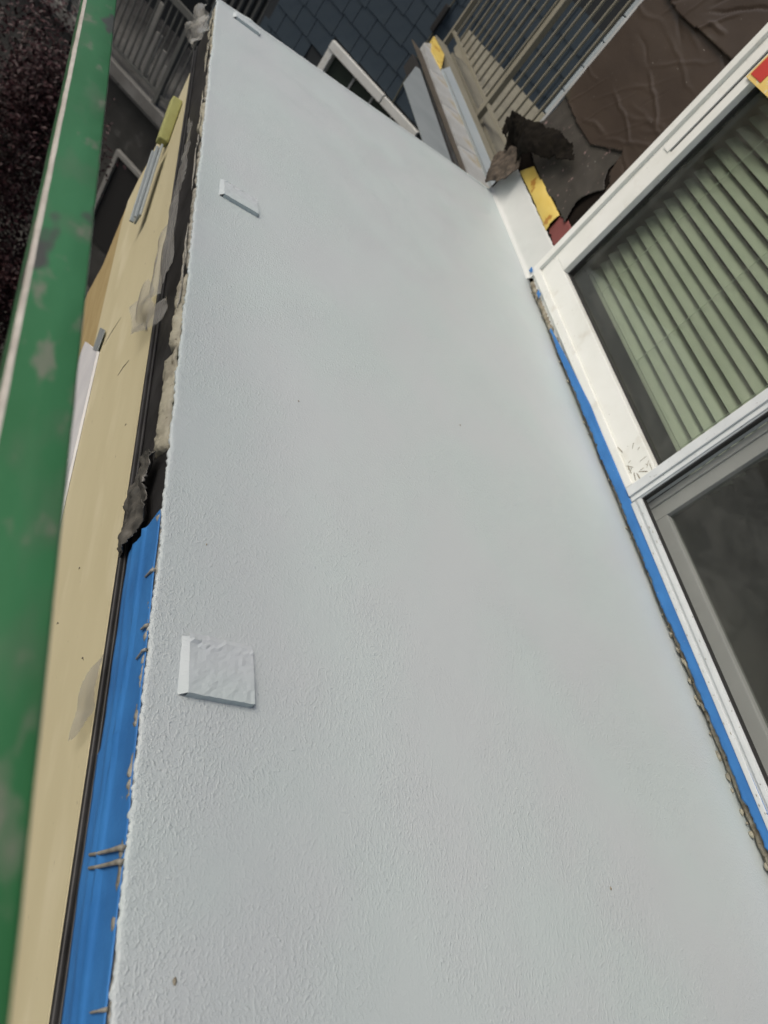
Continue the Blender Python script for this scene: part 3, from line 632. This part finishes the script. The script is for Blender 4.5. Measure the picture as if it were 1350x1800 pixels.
rl = empty('railing', (2.5, 6.0, -0.1)); tag(rl, 'olive beige steel railing with thin upright bars on the neighbouring terrace', 'railing')
mb = MB(); mb.bbox(2.485, 2.515, 3.95, 7.14, -0.006, 0.022, 0.003); mb.build('bottom_rail', M['olive'], rl)
mb = MB(); mb.bbox(2.480, 2.520, 3.95, 7.14, 1.30, 1.34, 0.004); mb.build('top_rail', M['olive'], rl)
mb = MB(); mb.bbox(2.478, 2.522, 5.58, 5.645, -0.13, 1.30, 0.004); mb.build('post', M['olive'], rl)
mb = MB(); mb.bbox(2.478, 2.522, 7.10, 7.14, -0.13, 1.30, 0.004); mb.build('post', M['olive'], rl)
mb = MB(); mb.bbox(2.492, 2.508, 6.99, 7.006, 0.0225, 1.30, 0.002); b0 = mb.build('baluster', M['olive'], rl)
y = 6.99 - 0.142
while y > 4.0:
    if abs(y + 0.008 - 5.61) > 0.06: inst(b0, rl, (WL[b0].x, y+0.008, WL[b0].z))
    y -= 0.142
pier = empty('clad_pier', (2.68, 4.99, -0.1)); tag(pier, 'slim grey clad pier with joints just past the house corner', 'pier')
mb = MB(); mb.box(2.63, 2.74, 4.94, 5.04, 0.28, 2.4); mb.build('core', M['gasket'], pier)
mb = MB(); mb.bbox(2.60, 2.76, 4.88, 5.07, ZL-0.012, 0.285, 0.004); mb.build('base', M['deck'], pier)
z = 0.30; mb = MB(); mb.bbox(2.612, 2.632, 4.935, 5.045, z, z+0.165, 0.004); p0 = mb.build('cladding_panel', M['bluegrey'], pier)
for k in range(1, 12): inst(p0, pier, WL[p0] + Vector((0, 0, k*0.173)))

# ------------------------------------------------------------------ neighbouring house with slate hung wall
nb = empty('neighbour_house', FP(-3, FD, -7.0)); tag(nb, 'dark slate hung neighbouring house with white window across the gap', 'house')
def fbox(name, m, u0, u1, d0, d1, z0, z1, parent=nb, b=0):
    mb = MB(); (mb.bbox(u0, u1, d0, d1, z0, z1, b, FM) if b else mb.box(u0, u1, d0, d1, z0, z1, FM)); return mb.build(name, M[m], parent)
mb = MB()
mb.box(-5.645, -4.66, FD, FD+0.3, -7.0, 3.2, FM); mb.box(-4.66, -3.12, FD, FD+0.3, -1.28, 3.2, FM); mb.box(-4.66, -3.12, FD, FD+0.3, -7.0, -2.75, FM)
mb.box(-3.12, 9.0, FD, FD+0.3, -7.0, 3.2, FM)
wall = mb.build('wall', M['slateb'], nb)
# slates, each a piece of its own (three sizes share their meshes)
sm = []
for wd in (0.17, 0.24, 0.31):
    mb = MB(); p = [(0.004, -0.004), (wd-0.004, -0.004), (wd-0.004, -0.016), (0.004, -0.016)]
    mb.poly([(0.004, -0.008, 0.30), (wd-0.004, -0.008, 0.30), (wd-0.004, -0.001, 0.30), (0.004, -0.001, 0.30),
             (0.004, -0.017, 0.012), (wd-0.004, -0.017, 0.0), (wd-0.004, -0.008, 0.0), (0.004, -0.008, 0.012)],
            [(0,1,2,3),(7,6,5,4),(0,4,5,1),(1,5,6,2),(2,6,7,3),(3,7,4,0)])
    me = bpy.data.meshes.new('slate'); me.from_pydata(mb.v, [], mb.f); me.update(); me.materials.append(M['slate']); sm.append((wd, me))
cnt = 0; CH = 0.245
for r_ in range(0, 11):
    z = -2.0 + r_*CH; u = -5.63 + random.uniform(0, 0.1)
    umin = -5.63 if r_ < 4 else -5.63 + 0.0*r_; umax = -2.7 if r_ < 5 else -1.9
    while u < umax:
        wd, me = random.choice(sm)
        if not (z < -1.29 and u + wd > -4.66 and u < -3.12) and u > -5.7 + 0.16*max(0, r_-4):
            o = bpy.data.objects.new('slate', me); COL.objects.link(o); o.parent = wall
            P = FP(u, FD, z + random.uniform(-.012, .012)); WL[o] = P; o.location = P - WL[wall]; o.rotation_euler = (0, 0, FROT); cnt += 1
        u += wd
print('slates', cnt)
win = empty('window', FP(-3.9, FD, -2.74), nb)
fbox('top_frame', 'white', -4.655, -3.735, FD-0.06, FD+0.10, -1.395, -1.285, win, 0.01)
fbox('top_frame', 'white', -3.722, -3.125, FD-0.055, FD+0.10, -1.395, -1.290, win, 0.01)
fbox('side_frame', 'white', -4.655, -4.565, FD-0.05, FD+0.10, -2.74, -1.396, win, 0.008)
fbox('side_frame', 'white', -3.215, -3.125, FD-0.05, FD+0.10, -2.74, -1.396, win, 0.008)
fbox('pane', 'darkglass', -4.565, -3.215, FD+0.04, FD+0.05, -2.74, -1.396, win)
for u in (-4.20, -3.87, -3.54): fbox('glazing_bar', 'greyframe', u-0.012, u+0.012, FD+0.02, FD+0.038, -2.74, -1.397, win)
mb = MB(); mb.tube([FP(-3.60, FD-0.03, -1.28), FP(-3.66, FD-0.035, -0.75), FP(-3.67, FD-0.035, -0.2), FP(-3.66, FD-0.04, 0.8)], [0.009, 0.009, 0.009, 0.009], 6); mb.build('cable', M['olived'], nb)
fbox('bracket', 'gasket', -3.71, -3.65, FD-0.09, FD-0.03, -0.42, -0.12, nb, 0.01)
# recess with walkway left of the slate wall
fbox('walkway', 'concrete', -12.0, -5.65, FD-0.12, FD+2.2, -3.86, -3.66, nb, 0.01)
fbox('walkway_edge', 'concrete', -12.0, -5.65, FD-0.16, FD-0.121, -3.80, -3.64, nb, 0.005)
fbox('recess_wall', 'slateb', -12.0, -5.65, FD+2.2, FD+2.4, -3.66, 3.2)
fbox('lower_wall', 'dim', -12.0, -5.65, FD+0.05, FD+0.3, -7.0, -3.861)
fbox('upper_walkway', 'dim', -12.0, -5.65, FD+0.1, FD+2.2, -0.9, -0.7)
for k in range(34):
    if k == 0: sl0 = fbox('screen_slat', 'railgrey', -9.6, -9.56, FD+0.62, FD+0.66, -2.35, -0.9, nb)
    else: inst(sl0, nb, WL[sl0] + LT*0.118*k)
lw = empty('window', FP(-6.4, FD, -6.2), nb)
fbox('top_frame', 'pale', -6.74, -5.80, FD-0.03, FD+0.04, -4.72, -4.65, lw, 0.006)
fbox('side_frame', 'pale', -6.74, -6.67, FD-0.03, FD+0.04, -6.2, -4.721, lw, 0.006)
fbox('pane', 'gasket', -6.67, -5.80, FD+0.02, FD+0.045, -6.2, -4.721, lw)
r2 = empty('railing', FP(-7, FD-0.05, -3.66)); tag(r2, 'grey upright bar railing on the walkway beside the slate wall', 'railing')
fbox('bottom_rail', 'railgrey', -10.5, -5.66, FD-0.07, FD-0.03, -3.53, -3.485, r2)
fbox('top_rail', 'railgrey', -10.5, -5.66, FD-0.08, FD-0.02, -2.45, -2.375, r2)
for k in range(44):
    u = -10.3 + 0.106*k
    if k == 0: bb = fbox('baluster', 'railgrey', u-0.011, u+0.011, FD-0.06, FD-0.04, -3.4849, -2.4501, r2)
    else: inst(bb, r2, WL[bb] + LT*0.106*k)
for u in (-8.3, -6.46): fbox('post', 'railgrey', u-0.03, u+0.03, FD-0.085, FD-0.015, -3.66, -2.452, r2)
for k, (u, h_, lab) in enumerate([(-7.30, 0.95, 'pale upright board leaning behind the walkway railing, tallest of the row'), (-7.14, 0.62, 'pale upright board behind the walkway railing, second from the tallest one'),
                                 (-6.98, 0.5, 'pale upright board behind the walkway railing, third from the tallest one'), (-6.82, 0.36, 'pale upright board behind the walkway railing, shortest of the row')]):
    o = fbox('leaning_board', 'pale', u, u+0.11, FD+0.30, FD+0.33, -3.658, -3.66+h_, None, 0.012)
    tag(o, lab, 'board', 'boards behind the walkway railing')

# ------------------------------------------------------------------ plum coloured tree by the walkway
def tree(c, rad, nleaf, label, seed, trunk):
    rnd = random.Random(seed)
    t = empty('plum_tree', (trunk.x, trunk.y, -7.0)); tag(t, label, 'tree')
    mb = MB(); mb.tube([trunk, trunk.lerp(c, .5) + Vector((.08, .05, 0)), c + Vector((0, 0, -.2))], [0.13, 0.10, 0.06], 10)
    for k in range(9):
        a = rnd.uniform(0, 6.28); e_ = c + Vector((math.cos(a)*rad.x*.7, math.sin(a)*rad.y*.7, rnd.uniform(-.4, .7)*rad.z))
        s_ = trunk.lerp(c, rnd.uniform(.55, .95)); mb.tube([s_, s_.lerp(e_, .5) + Vector((0, 0, .1)), e_], [0.045, 0.03, 0.008], 6)
    mb.build('trunk', M['bark'], t, True)
    clumps = []
    for k in range(60):
        v = Vector((rnd.gauss(0, 1), rnd.gauss(0, 1), rnd.gauss(0, 1))).normalized() * rnd.uniform(0.45, 1.0)
        clumps.append(c + Vector((v.x*rad.x, v.y*rad.y, v.z*rad.z)))
    vs, fs = [], []
    for k in range(nleaf):
        p = rnd.choice(clumps) + Vector((rnd.gauss(0, .16), rnd.gauss(0, .16), rnd.gauss(0, .13)))
        d_ = Vector((rnd.gauss(0, 1), rnd.gauss(0, 1), rnd.gauss(-.3, .6))).normalized(); s_ = d_.cross(Vector((rnd.gauss(0, .4), rnd.gauss(0, .4), 1))).normalized()
        ln = rnd.uniform(.035, .07); wd = ln*.30; k0 = len(vs); up_ = s_.cross(d_)
        vs += [p, p + d_*ln*.5 + s_*wd + up_*.006, p + d_*ln, p + d_*ln*.5 - s_*wd + up_*.006]
        fs += [(k0, k0+1, k0+2, k0+3)]
    o = make('crown', vs, fs, M['leaf'], t); tag(o, kind='stuff')
tree(FP(-6.05, 6.0, -3.75), Vector((1.0, 1.0, 1.35)), 26000, 'dark burgundy leaved tree past the green rail, the upper crown', 3, FP(-6.2, 6.1, -7.0))
tree(FP(-5.3, 5.6, -5.3), Vector((0.9, 0.9, 1.0)), 16000, 'low dark burgundy leaved tree in the deep shade below the taller crown', 5, FP(-5.35, 5.6, -7.0))

# ------------------------------------------------------------------ wear: chipped paint, scratches on the boards
mb = MB()
for k in range(16):
    y = 1.545 + abs(random.gauss(0, .07)); z = random.uniform(.085, .175); a = random.uniform(0, 3.1); ln = random.uniform(.004, .026); w_ = random.uniform(.0008, .0024)
    q = [(ln, w_), (-ln, w_*.5), (-ln*.7, -w_), (ln*.6, -w_*1.4)]
    mb.poly([(2.0212, y + p*math.cos(a) - r_*math.sin(a), z + p*math.sin(a) + r_*math.cos(a)) for p, r_ in q] + [(2.0208, y, z)], [(0, 1, 4), (1, 2, 4), (2, 3, 4), (3, 0, 4)])
for k in range(22):
    y = random.uniform(.2, 1.44); z = random.choice([.066, .090]) + random.uniform(-.005, .005); ln = random.uniform(.002, .007); w_ = random.uniform(.0006, .0016)
    mb.poly([(2.0022, y-ln, z), (2.0022, y, z+w_), (2.0022, y+ln, z-w_*.3), (2.0022, y, z-w_)], [(0, 1, 2, 3)])
tag(mb.build('paint_chip', M['crust'], door), kind='stuff')

for (ya, za, yb, zb) in [(2.079, -.579, 2.127, -.759), (1.651, -.381, 1.682, -.479), (0.69, -.335, 0.70, -.350), (0.913, -.610, .921, -.628), (1.007, -.500, 1.012, -.512), (1.32, -.30, 1.325, -.312)]:
    a, b_ = Vector((EX-0.0082, ya, za)), Vector((EX-0.0082, yb, zb)); m_ = a.lerp(b_, .5) + Vector((0, .004, 0))
    mb = MB(); mb.tube([a, m_, b_], [0.0006, 0.0016, 0.0005], 5); mb.build('scratch', M['bark'], FB)
for k in range(14):
    y0 = random.uniform(1.35, 3.4); L_ = random.uniform(.08, .30); zc = random.uniform(-.03, -.008); pts = []
    for i in range(9):
        y = y0 + L_*i/8; pts.append((EX - 0.008 - 0.006*abs(fn(y*30, k)), y, zc + 0.012*fn(y*14, k*3.1)))
    mb = MB(); mb.tube(pts, [0.0008] + [random.uniform(.0012, .0032) for _ in range(7)] + [0.0006], 6); mb.build('sealant_strand', M['foam'] if k % 2 else M['drip'], bal, True)
